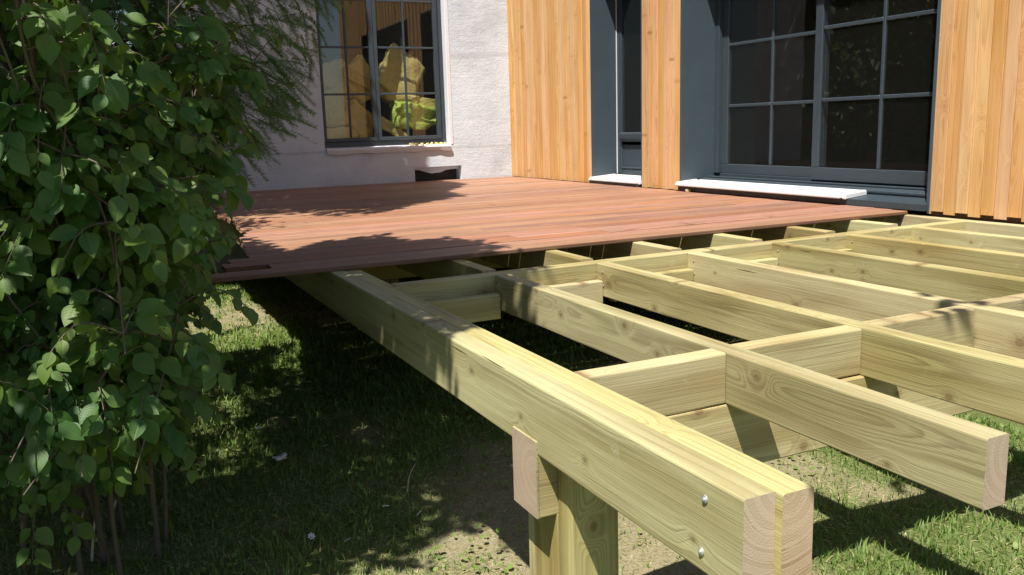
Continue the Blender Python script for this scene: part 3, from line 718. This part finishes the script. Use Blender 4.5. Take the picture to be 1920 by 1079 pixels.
rumple('insulation_batt', (.62, .12, .5), INSULB, (3.02, 11.95, 2.30), (rd(-6), rd(-24), rd(6)), 11, .03, 9, 'broad insulation batt leaning behind the left window leaf', 'insulation', G)
rumple('insulation_batt', (.5, .12, .42), INSUL, (3.48, 12.02, 2.36), (rd(-6), rd(52), rd(2)), 12, .03, 9, 'pale insulation batt with its corner up beside the window mullion', 'insulation', G)
rumple('insulation_batt', (.8, .3, .5), INSULB, (2.75, 11.95, 1.95), (0, rd(-8), rd(-12)), 10, .05, 7, 'dim insulation pack at the far left behind the window', 'insulation', G)
for k, (x, yy) in enumerate(((3.86, 11.10), (3.93, 11.09), (4.02, 11.12), (4.08, 11.10), (4.15, 11.11), (4.22, 11.09), (4.29, 11.12), (4.34, 11.10))):
    rumple('insulation_scrap', (rnd.uniform(.03, .06), .03, .022), INSUL, (x, yy, 1.4655), (0, 0, rnd.uniform(0, 3)), 20 + k, .012, 3, 'crumb of yellow insulation lying on the right end of the rough window sill', 'scrap', 'insulation crumbs on the sill', 30)

# ================================================================== TREES AND SHRUBS
POLY_LOW = np.array([(.5, 4.2), (.5, 5.0), (.774, 5.07), (.968, 5.05), (1.317, 5.44), (1.707, 5.557), (1.689, 5.064), (2.0, 5.14), (2.1, 4.736), (2.18, 4.2)])
POLY_UP = np.array([(1.0, 6.40), (1.3, 6.5), (1.7, 6.89), (2.13, 7.06), (2.69, 7.7), (3.26, 8.17), (3.41, 8.25), (3.5, 9.0), (4.15, 10.07), (4.2, 11.3), (1.0, 11.3)])
PATCH1 = np.array([(.55, 6.75), (1.3, 6.8), (1.5, 8.3), (1.5, 9.8), (.55, 9.8)])
PATCH2 = np.array([(1.05, 2.4), (1.12, 2.98), (1.30, 3.17), (1.6, 3.12), (1.6, 2.4)])
def inpoly(x, y, P):
    r = np.zeros(len(x), bool); j = len(P) - 1
    for i in range(len(P)):
        xi, yi = P[i]; xj, yj = P[j]
        c = ((yi > y) != (yj > y)) & (x < (xj - xi) * (y - yi) / (yj - yi + 1e-12) + xi); r ^= c; j = i
    return r
SX, SY = .40, .35
def shade_ok(P):
    """crowns are open where the sun reaches the deck: keep foliage whose shadow falls on shaded ground"""
    P = np.atleast_2d(P); t = P[:, 2] - .96; x = P[:, 0] + SX * t; y = P[:, 1] + SY * t
    x0 = P[:, 0] + SX * P[:, 2]; y0 = P[:, 1] + SY * P[:, 2]
    gr = ~inpoly(x0, y0, PATCH1) & ~inpoly(x0, y0, PATCH2)
    s = (YA - P[:, 1]) / SY; xw = P[:, 0] + SX * s; zw = P[:, 2] - s
    wall = (xw < 3.2) | ((zw < 1.38) & (xw < 4.05))
    dk = inpoly(x, y, POLY_LOW) | inpoly(x, y, POLY_UP) | ((x < .95) & gr)
    lim = np.interp(y, [2.6, 2.7, 2.95, 3.2, 3.55, 3.85, 4.4], [.98, 1.04, 1.25, 1.55, 1.78, 1.98, 2.17])
    fr = np.where(x < .98, gr & ((x0 < 1.1) | (y0 > 3.1)), x < lim)
    out = (y < -1.0) & (x > 2.5)
    return np.where(y > YA, wall, np.where(y > 4.36, dk, fr)) & (P[:, 2] > .02)

# leaf template: ovate with a drawn-out tip, folded along the midrib, drooping
def leaf_template(wid, fold, curl, twist, nst=7):
    vs, uvs = [], []
    for i in range(nst):
        t = i / (nst - 1); w = wid * (math.sin(math.pi * min(1, t ** .82)) ** .85) * (1 - .18 * t) + (.004 if i in (0, nst - 1) else 0)
        z = -curl * t * t; tw = twist * t
        vs += [(-w * math.cos(tw), t, z + fold * w - w * math.sin(tw)), (0, t, z), (w * math.cos(tw), t, z + fold * w + w * math.sin(tw))]
        uvs += [(.5 - w / (2 * wid), t), (.5, t), (.5 + w / (2 * wid), t)]
    fs = []
    for i in range(nst - 1):
        a = i * 3; fs += [(a, a + 1, a + 4, a + 3), (a + 1, a + 2, a + 5, a + 4)]
    # petiole
    k = len(vs); vs += [(-.012, -.22, .02), (.012, -.22, .02), (.01, .01, 0), (-.01, .01, 0)]; uvs += [(.5, 0)] * 4; fs.append((k, k + 1, k + 2, k + 3))
    return np.array(vs), np.array(fs), np.array(uvs)
def leaf_quad_template():
    v = np.array([(0, 0, 0), (.33, .45, .1), (0, 1, -.12), (-.33, .45, .1)]); return v, np.array([(0, 1, 2), (0, 2, 3)])
QT = leaf_quad_template()
def quads(P, size, r_):
    n = len(P); ax = r_.normal(size=(n, 3)); ax[:, 2] -= .5; ax /= np.linalg.norm(ax, axis=1)[:, None]
    nm = r_.normal(size=(n, 3)) * .6 + [-.2, -.2, 1]; nm -= ax * (nm * ax).sum(1)[:, None]; nm /= np.linalg.norm(nm, axis=1)[:, None]
    x = np.cross(ax, nm); s = r_.uniform(.7, 1.2, n)[:, None] * size; tv, tf = QT
    Vv = P[:, None, :] + (tv[None, :, 0:1] * x[:, None] + tv[None, :, 1:2] * ax[:, None] + tv[None, :, 2:3] * nm[:, None]) * s[:, None]
    return Vv.reshape(-1, 3), (np.arange(n)[:, None, None] * 4 + tf[None]).reshape(-1, 3)
LT = [leaf_template(.36, .18, .14, .15), leaf_template(.40, .10, .22, -.2), leaf_template(.32, .26, .08, .25), leaf_template(.38, .3, .26, -.1)]
LM = [nmesh('leaf', v, f, LEAF, True, uv=u) for v, f, u in LT]
def frame(ax, nm):
    ax = ax / np.linalg.norm(ax); nm = nm - ax * (nm @ ax); nm = nm / (np.linalg.norm(nm) + 1e-9); x = np.cross(ax, nm)
    return np.stack([x, ax, nm], 1)
def spline(pts, n):
    P = np.asarray(pts, float); t = np.linspace(0, len(P) - 1, n); i = np.clip(t.astype(int), 0, len(P) - 2); f = (t - i)[:, None]
    p0 = P[np.clip(i - 1, 0, len(P) - 1)]; p1 = P[i]; p2 = P[i + 1]; p3 = P[np.clip(i + 2, 0, len(P) - 1)]
    return .5 * (2 * p1 + (p2 - p0) * f + (2 * p0 - 5 * p1 + 4 * p2 - p3) * f ** 2 + (3 * p1 - p0 - 3 * p2 + p3) * f ** 3)

# ---- broad-leaved shrub in the foreground
shrub = empty('leafy_shrub', (-.12, 3.65, 0), 'tall broad-leaved green shrub filling the left foreground', 'shrub')
ELL = [((-.16, 3.02, 1.22), (.57, .62, .68), .38), ((.02, 3.14, 1.98), (.66, .66, .62), .40), ((-.14, 2.95, .70), (.40, .50, .40), .17), ((-.4, 2.62, 2.9), (.9, .9, .8), .10), ((.42, 3.3, 2.02), (.36, .5, .36), .10)]
rg = np.random.default_rng(5)
trunks = []
leaves = []          # (position, axis, normal, size)
nst = 64
for s in range(nst):
    q = rg.random(); acc = 0
    for (c, r, w) in ELL:
        acc += w * .845
        if q <= acc: break
    d = rg.normal(size=3); d /= np.linalg.norm(d); tip = np.array(c) + np.array(r) * d * rg.uniform(.55, .98)
    base = np.array([-.12 + rg.normal() * .10, 3.68 + rg.normal() * .13, -.03])
    if s >= 13:
        tq = trunks[int(rg.integers(0, 13))]; base = tq[int(rg.integers(6, 12))].copy()
    mid = base * .45 + tip * .55 + np.array([rg.normal() * .07, rg.normal() * .07, .16])
    low = base * .8 + tip * .2 + np.array([rg.normal() * .03, .02, .12 if s < 13 else .02])
    pts = spline([base, low, mid, tip], 16); rad = np.linspace(.009 + rg.random() * .006 if s < 13 else .006, .002, 16)
    if s < 13: trunks.append(pts)
    tubes = [tube(pts, rad, 6)]
    ntw = int(rg.integers(17, 25))
    for k in range(ntw):
        i0 = int(rg.integers(5 if s < 13 else 2, 15)); p0 = pts[i0]; dd = rg.normal(size=3) * [1, 1, .45]; dd /= np.linalg.norm(dd)
        L = rg.uniform(.14, .34); p1 = p0 + dd * L * .55 + [0, 0, .05]; p2 = p0 + dd * L + [0, 0, -.03]
        tw = spline([p0, p1, p2], 8)
        # keep the twig inside the crown
        ins = min(np.sum(((tw[-1] - np.array(c)) / np.array(r)) ** 2) for c, r, w in ELL)
        if ins > 1.25 or not shade_ok(tw[-1])[0]: continue
        tubes.append(tube(tw, np.linspace(.0035, .0012, 8), 4))
        for j in range(2, 8):
            for side in ((1, -1) if rg.random() < .75 else (1,)):
                t = tw[j] - tw[j - 1]; t /= np.linalg.norm(t); sd = np.cross(t, [0, 0, 1]); sd /= np.linalg.norm(sd) + 1e-9
                ax = t * rg.uniform(.2, .7) + side * sd * rg.uniform(.5, 1) + np.array([0, 0, -rg.uniform(.1, 1.0)]) + rg.normal(size=3) * .2
                out = tw[j] - np.array([-.1, 3.5, tw[j][2]]); out /= np.linalg.norm(out) + 1e-9
                nm = np.array([0, 0, 1.]) * rg.uniform(.5, 1.2) + out * rg.uniform(.0, .8) + np.array([-.15, -.35, 0]) + rg.normal(size=3) * .25
                sz = rg.uniform(.032, .090) * (1 - .25 * (j == 7))
                leaves.append((tw[j] + ax / np.linalg.norm(ax) * sz * .2, ax, nm, sz))
    v, f = cat_parts(tubes); obj('stem', nmesh('stem', v, f, STEM, True), shrub)
# upper crown of the shrub, above the picture: boughs with leaf clusters
for s_ in range(30):
    c, r = (((.0, 2.75, 4.25), (.95, 1.45, .75)), ((-.95, 2.7, 3.5), (.9, 1.2, .9)), ((-.1, 3.9, 4.0), (.8, .9, .8)))[s_ % 3]
    d = rg.normal(size=3); d /= np.linalg.norm(d); tip = np.array(c) + np.array(r) * d * rg.uniform(.2, .9)
    b0 = np.array([-.25 + rg.normal() * .12, 3.3 + rg.normal() * .12, 2.2]); pts = spline([b0 * [1, 1, 0] + [.1, .3, .4], b0, (b0 + tip) / 2 + [0, 0, .2], tip], 14)
    if shade_ok(spline(pts, 60)[12:]).all(): obj('stem', nmesh('stem', *tube(pts[3:], np.linspace(.016, .004, 11), 6), STEM, True), shrub)
up = []
for c, r, n in (((.0, 2.75, 4.25), (1.0, 1.5, .8), 9000), ((-.95, 2.7, 3.5), (.9, 1.2, .9), 3500), ((-.1, 3.9, 4.0), (.9, .9, .9), 4500)):
    q = rg.normal(size=(n, 3)); q = q / np.linalg.norm(q, axis=1)[:, None] * rg.random((n, 1)) ** .4; up.append(np.array(c) + np.array(r) * q)
up = np.concatenate(up); up = up[shade_ok(up)]; up = up[[mnoise.noise(Vector(p_ * 2.6)) > (-.2 if p_[0] + SX * (p_[2] - .96) > .9 else .11) for p_ in up]]
LP = np.array([l[0] for l in leaves]); ok = shade_ok(LP)
print('shrub leaves', len(leaves), ok.sum())
leaves = [l for l, k in zip(leaves, ok) if k]
CAMP = np.array([0, 0, 1.654])
def inview(p):
    d = p - CAMP; z = d @ np.array(F_)
    if z < .2: return False
    return abs(d @ np.array(R_)) < z * .6 and abs(d @ np.array(U_)) < z * .34
vis = [(np.linalg.norm(l[0] - CAMP) / l[3] if inview(l[0]) else 1e6, i) for i, l in enumerate(leaves)]
vis.sort(); single = {i for _, i in vis[:290]}
vs, fs, us, k = [], [], [], 0
for i, (p, ax, nm, sz) in enumerate(leaves):
    Mx = frame(ax, nm); kind = int(rg.integers(0, 4))
    if i in single:
        o = bpy.data.objects.new('leaf', LM[kind])
        o.matrix_basis = Matrix.LocRotScale(Vector(p), Matrix(Mx.tolist()).to_quaternion(), Vector((sz, sz, sz)))
        put(o, shrub)
    else:
        v, f, u = LT[kind]; vs.append((v * sz) @ Mx.T + p); fs.append(f + k); us.append(u); k += len(v)
UV_, UF_ = quads(up, .11, rg)
uc = obj('upper_crown', nmesh('upper_crown', UV_, UF_, TREELEAF), shrub); uc['kind'] = 'stuff'
fo = obj('foliage', nmesh('foliage', np.concatenate(vs), np.concatenate(fs), LEAF, True, uv=np.concatenate(us)), shrub); fo['kind'] = 'stuff'

# ---- yew with drooping sprays behind the shrub
def trunk_mesh(base, top, r0, r1, seed, sides=16, n=26, amp=.15, bend=.03):
    base, top = np.array(base, float), np.array(top, float); rg_ = np.random.default_rng(seed)
    side = rg_.normal(size=3) * [1, 1, 0] * bend * np.linalg.norm(top - base)
    pts = spline([base, base * .66 + top * .34 + side, base * .33 + top * .67 - side * .5, top], n)
    v, f = tube(pts, np.linspace(r0, r1, n), sides)
    c = np.repeat(pts, sides, 0)
    for i in range(len(v)):
        d = v[i] - c[i]; a = math.atan2(d[1], d[0])
        v[i] = c[i] + d * (1 + amp * mnoise.noise(Vector((math.cos(a) * 1.8, math.sin(a) * 1.8, v[i][2] * 2 + seed)))) * (1.35 - .35 * min(1, i / sides / 3))
    return v, f, pts
yew = empty('yew_tree', (-.14, 4.35, 0), 'dark yew with a reddish trunk and drooping needle sprays behind the shrub', 'tree')
v, f, tp = trunk_mesh((-.13, 4.35, -.05), (-.12, 4.38, 3.5), .072, .02, 3, bend=.004)
obj('trunk', nmesh('trunk', v, f, BARK, True), yew)
# spray template: flat double row of needles along a curved twig (local Y)
def spray_template(seed, L=.17, nn=26):
    r_ = np.random.default_rng(seed); vs, fs = [], []
    for i in range(nn):
        t = (i + .5) / nn; yb = t * L; zb = -.25 * L * t * t
        for sd in (-1, 1):
            ln = .025 * (1 - .45 * t ** 3) * r_.uniform(.8, 1.15); a = r_.uniform(.75, 1.15); up = r_.uniform(-.15, .35)
            dx, dy = sd * math.sin(a) * ln, math.cos(a) * ln; dz = up * ln; w = .0032
            k = len(vs); vs += [(0, yb - w, zb), (0, yb + w, zb), (dx, yb + dy, zb + dz)]; fs.append((k, k + 1, k + 2))
    k = len(vs); vs += [(-.0012, 0, 0), (.0012, 0, 0), (0, L, -.25 * L)]; fs.append((k, k + 1, k + 2))
    return np.array(vs), np.array(fs)
ST = [spray_template(i, .15 + .03 * i, 24 + 3 * i) for i in range(3)]
def crown_right(z):      # outline of the crown towards the deck
    return np.interp(z, [.9, 1.25, 1.5, 1.75, 2.0, 2.35, 2.8, 4, 6], [.20, .42, .74, .98, 1.12, 1.24, 1.4, 1.4, .6])
vs, fs, k = [], [], 0; ry = np.random.default_rng(9); nb = 0
for b in range(150):
    z0 = ry.uniform(1.35, 2.9) if b < 115 else ry.uniform(2.5, 3.4); c0 = tp[int(np.clip((z0 + .05) / 3.55 * 25, 0, 25))]
    az = ry.uniform(-.9, 1.0) if b % 4 else ry.uniform(0, 6.28)
    R0 = crown_right(min(z0, 5.5)) * ry.uniform(.75, 1.2) + .1
    if mnoise.noise(Vector((b * 3.7, 1.3, 2.2))) < -.25: continue
    if b < 115: R0 = max(R0, .75 * crown_right(z0) + .25)
    dv = np.array([math.cos(az), math.sin(az), 0])
    tip = c0 + dv * R0 + np.array([0, 0, ry.uniform(-.25, .15)])
    if tip[0] > crown_right(tip[2]) + .05: tip[0] = crown_right(tip[2])
    mid = (c0 + tip) / 2 + [0, 0, .14]; bend_ = ry.normal(size=3) * .07
    pts = spline([c0, (c0 + mid) / 2 + bend_, mid, (mid + tip) / 2 - bend_, tip + [0, 0, -.12]], 12)
    if shade_ok(spline(pts, 60)[12:]).all(): obj('branch', nmesh('branch', *tube(pts[:10], np.linspace(.006, .0012, 10), 4), BARK, True), yew); nb += 1
    for j in range(3, 12):
        for q in range(4):
            p = pts[j] + ry.normal(size=3) * [.06, .07, .05]
            side = np.cross(dv, [0, 0, 1]) * ry.uniform(-1, 1)
            ax = dv * ry.uniform(.2, .9) + side * 1.2 + np.array([0, 0, -ry.uniform(.05, .85)])
            e = p + ax / np.linalg.norm(ax) * .15
            if e[0] > crown_right(e[2]) * (e[1] / 4.4): continue
            if not (shade_ok(p)[0] and shade_ok(e)[0]): continue
            # leave the view of the patch of lawn below free
            if e[2] < 1.05 and e[0] > .1: continue
            tv, tf = ST[int(ry.integers(0, 3))]; Mx = frame(ax, np.array([0, 0, 1.]) + ry.normal(size=3) * .5)
            vs.append((tv * ry.uniform(.8, 1.2)) @ Mx.T + p); fs.append(tf + k); k += len(tv)
print('yew sprays', len(vs))
cr = obj('crown', nmesh('crown', np.concatenate(vs), np.concatenate(fs), NEEDLE), yew); cr['kind'] = 'stuff'

# ---- taller trees around (they shade the wall, stand behind the shrub and show in the panes)
def broad_tree(name, label, base, height, ells, nleaf, size, seed, r0=.13, test=True, group='trees round the deck'):
    t = empty(name, base, label, 'tree', group); r_ = np.random.default_rng(seed)
    top = np.array(base) + [r_.normal() * .2, r_.normal() * .2, height * .9]
    v, f, tp_ = trunk_mesh((base[0], base[1], -.05), top, r0, .03, seed)
    obj('trunk', nmesh('trunk', v, f, BARK, True), t)
    P, A = [], []
    for (c, r, n) in [(e[0], e[1], int(nleaf * e[2])) for e in ells]:
        c, r = np.array(c), np.array(r)
        # leaf clumps: cluster centres through the volume, denser to the rim
        nc = max(6, n // 38); d = r_.normal(size=(nc, 3)); d /= np.linalg.norm(d, axis=1)[:, None]; cc = c + d * r * (r_.random((nc, 1)) ** .45)
        for ci in cc:
            pp = ci + r_.normal(size=(38, 3)) * .17 * min(r) ** .6; P.append(pp)
        for i in range(0, nc, max(1, nc // 9)):
            st = tp_[int(np.clip((cc[i][2] - base[2]) * .55 / height * 25, 2, 25))]
            lp = spline([st, (st + cc[i]) / 2 + [0, 0, .25], cc[i]], 8)
            if test and not shade_ok(spline([st, (st + cc[i]) / 2 + [0, 0, .25], cc[i]], 50)).all(): continue
            obj('branch', nmesh('branch', *tube(lp, np.linspace(.035, .006, 8), 5), BARK, True), t)
    P = np.concatenate(P)
    P = P[P[:, 2] > .05]
    if test: P = P[shade_ok(P)]
    Vv, Ff = quads(P, size, r_)
    c_ = obj('crown', nmesh('crown', Vv, Ff, TREELEAF), t); c_['kind'] = 'stuff'
    return t
broad_tree('garden_tree', 'tall leafy tree at the left edge of the deck near the concrete wall', (-.3, 7.9, 0), 8.6,
           [((.6, 7.0, 6.0), (1.7, 1.7, 1.4), .36), ((.3, 9.0, 7.2), (1.7, 1.5, 1.8), .40), ((-.7, 7.6, 4.4), (1.0, 1.2, 1.0), .12), ((1.4, 7.9, 6.6), (1.0, 1.2, 1.2), .12)], 34000, .13, 21, .12)
broad_tree('garden_tree', 'dense bushy tree directly behind the shrub and the yew', (-.55, 6.3, 0), 4.2,
           [((-.5, 6.3, 1.0), (.70, .85, 1.0), .4), ((-.6, 6.2, 2.6), (.85, .95, 1.3), .6)], 16000, .10, 27, .06)
broad_tree('garden_tree', 'dense tree behind the shrub on the left, leafy down to the ground', (-1.6, 5.4, 0), 5.5,
           [((-1.5, 5.4, 1.4), (.95, 1.1, 1.4), .4), ((-1.5, 5.4, 3.4), (1.2, 1.3, 1.6), .6)], 16000, .11, 22)
broad_tree('garden_tree', 'dense low-branched tree farther left beside the end of the concrete wall', (-1.2, 9.4, 0), 5.5,
           [((-1.0, 9.4, 1.3), (1.3, 1.5, 1.3), .4), ((-1.2, 9.4, 3.5), (1.5, 1.6, 1.8), .6)], 18000, .13, 23)
broad_tree('garden_tree', 'leafy tree left of the camera edge, nearest the shrub', (-2.3, 3.0, 0), 5.0,
           [((-2.2, 3.0, 1.3), (1.0, 1.2, 1.2), .4), ((-2.2, 3.0, 3.2), (1.2, 1.3, 1.5), .6)], 12000, .12, 24)
broad_tree('garden_tree', 'large tree farthest left behind the other trees', (-4.4, 7.0, 0), 7,
           [((-4.4, 7.0, 1.6), (1.5, 4.2, 1.6), .4), ((-4.4, 7.0, 4.6), (1.7, 4.0, 2.4), .6)], 26000, .2, 25)
broad_tree('garden_tree', 'large tree past the end of the concrete wall', (-2.6, 13.5, 0), 8,
           [((-2.4, 13.5, 2.0), (2.6, 1.8, 2.0), .45), ((-2.4, 13.5, 5.2), (2.8, 2.0, 2.6), .55)], 26000, .2, 28)
rear = broad_tree('garden_tree', 'tree behind the camera whose branch shades the right of the frame', (1.5, -2.8, 0), 6.5,
           [((1.5, -2.6, 5.0), (1.4, 1.1, 1.3), 1.0)], 5000, .11, 26, test=False)
# two boughs of that tree reach over the frame
rb = np.random.default_rng(77)
vs, fs, k = [], [], 0
for (pts, nl, spread, sz) in (([(1.4, -2.5, 4.6), (1.0, -1.2, 3.9), (.7, -.2, 3.2), (.55, .58, 2.72)], 4, .022, .065), ([(1.5, -2.5, 5.0), (1.6, -1.0, 5.2), (1.75, .2, 4.9), (1.72, 1.02, 4.5)], 34, .13, .10)):
    pts = spline(pts, 14)
    obj('branch', nmesh('branch', *tube(pts, np.linspace(.02, .003, 14), 5), BARK, True), rear)
    for i in range(nl):
        p = pts[-1] + rb.normal(size=3) * spread * [1.3, .6, .8]; Mx = frame(rb.normal(size=3) + [0, 0, -.4], np.array([-.3, -.3, 1.]) + rb.normal(size=3) * .4)
        v, f, u = LT[i % 4]; vs.append((v * sz) @ Mx.T + p); fs.append(f + k); k += len(v)
lf = obj('spray', nmesh('spray', np.concatenate(vs), np.concatenate(fs), TREELEAF, True), rear); lf['kind'] = 'stuff'

# ================================================================== SMALL THINGS ON THE GRASS
def twig(pts, r, label, name='dry_twig'):
    v, f = tube(spline(pts, 8), np.linspace(r, r * .5, 8), 6)
    return tag(obj(name, nmesh(name, v, f, DRY, True)), label, 'twig', 'dry twigs on the lawn')
twig([(1.13, 3.55, .03), (1.18, 3.66, .06), (1.24, 3.74, .085)], .0035, 'thin pale twig lying alone on the shaded lawn left of the post')
twig([(-.17, 3.60, .01), (-.15, 3.66, .12), (-.12, 3.70, .27)], .006, 'longer pale broken stick standing at the foot of the shrub')
twig([(-.10, 3.86, .03), (-.07, 3.92, .10), (-.03, 3.95, .17)], .006, 'shorter pale broken stick right of the longer one at the foot of the shrub')

pa = rumple('paper_scrap', (.055, .04, .012), STONE, (.70, 4.24, .055), (.2, .1, .6), 61, .02, 4, 'crumpled white paper scrap on the shaded lawn beside the shrub', 'paper', None, 25)
rp = np.random.default_rng(3)
for k in range(14):
    x, y = rp.uniform(.6, 1.5), rp.uniform(4.0, 7.2)
    if k > 9: x, y = rp.uniform(.5, 1.2), rp.uniform(3.1, 4.2)
    v, f = [], []
    for a in np.arange(7) * 2 * math.pi / 7:
        q = len(v); v += [(.004 * math.cos(a), .004 * math.sin(a), 0), (.012 * math.cos(a - .35), .012 * math.sin(a - .35), .003), (.017 * math.cos(a), .017 * math.sin(a), .002), (.012 * math.cos(a + .35), .012 * math.sin(a + .35), .003)]; f.append((q, q + 1, q + 2, q + 3))
    q = len(v); v += [(.005 * math.cos(a), .005 * math.sin(a), .003) for a in np.arange(6) * math.pi / 3]; f.append(tuple(range(q, q + 6)))
    d = obj('daisy', mesh('daisy', v, f, STONE), None, (x, y, .05), (rp.normal() * .4, rp.normal() * .4, rp.uniform(0, 6)))
    tag(d, 'tiny white daisy in the shaded lawn beside the main beam', 'flower', 'daisies in the shaded lawn')
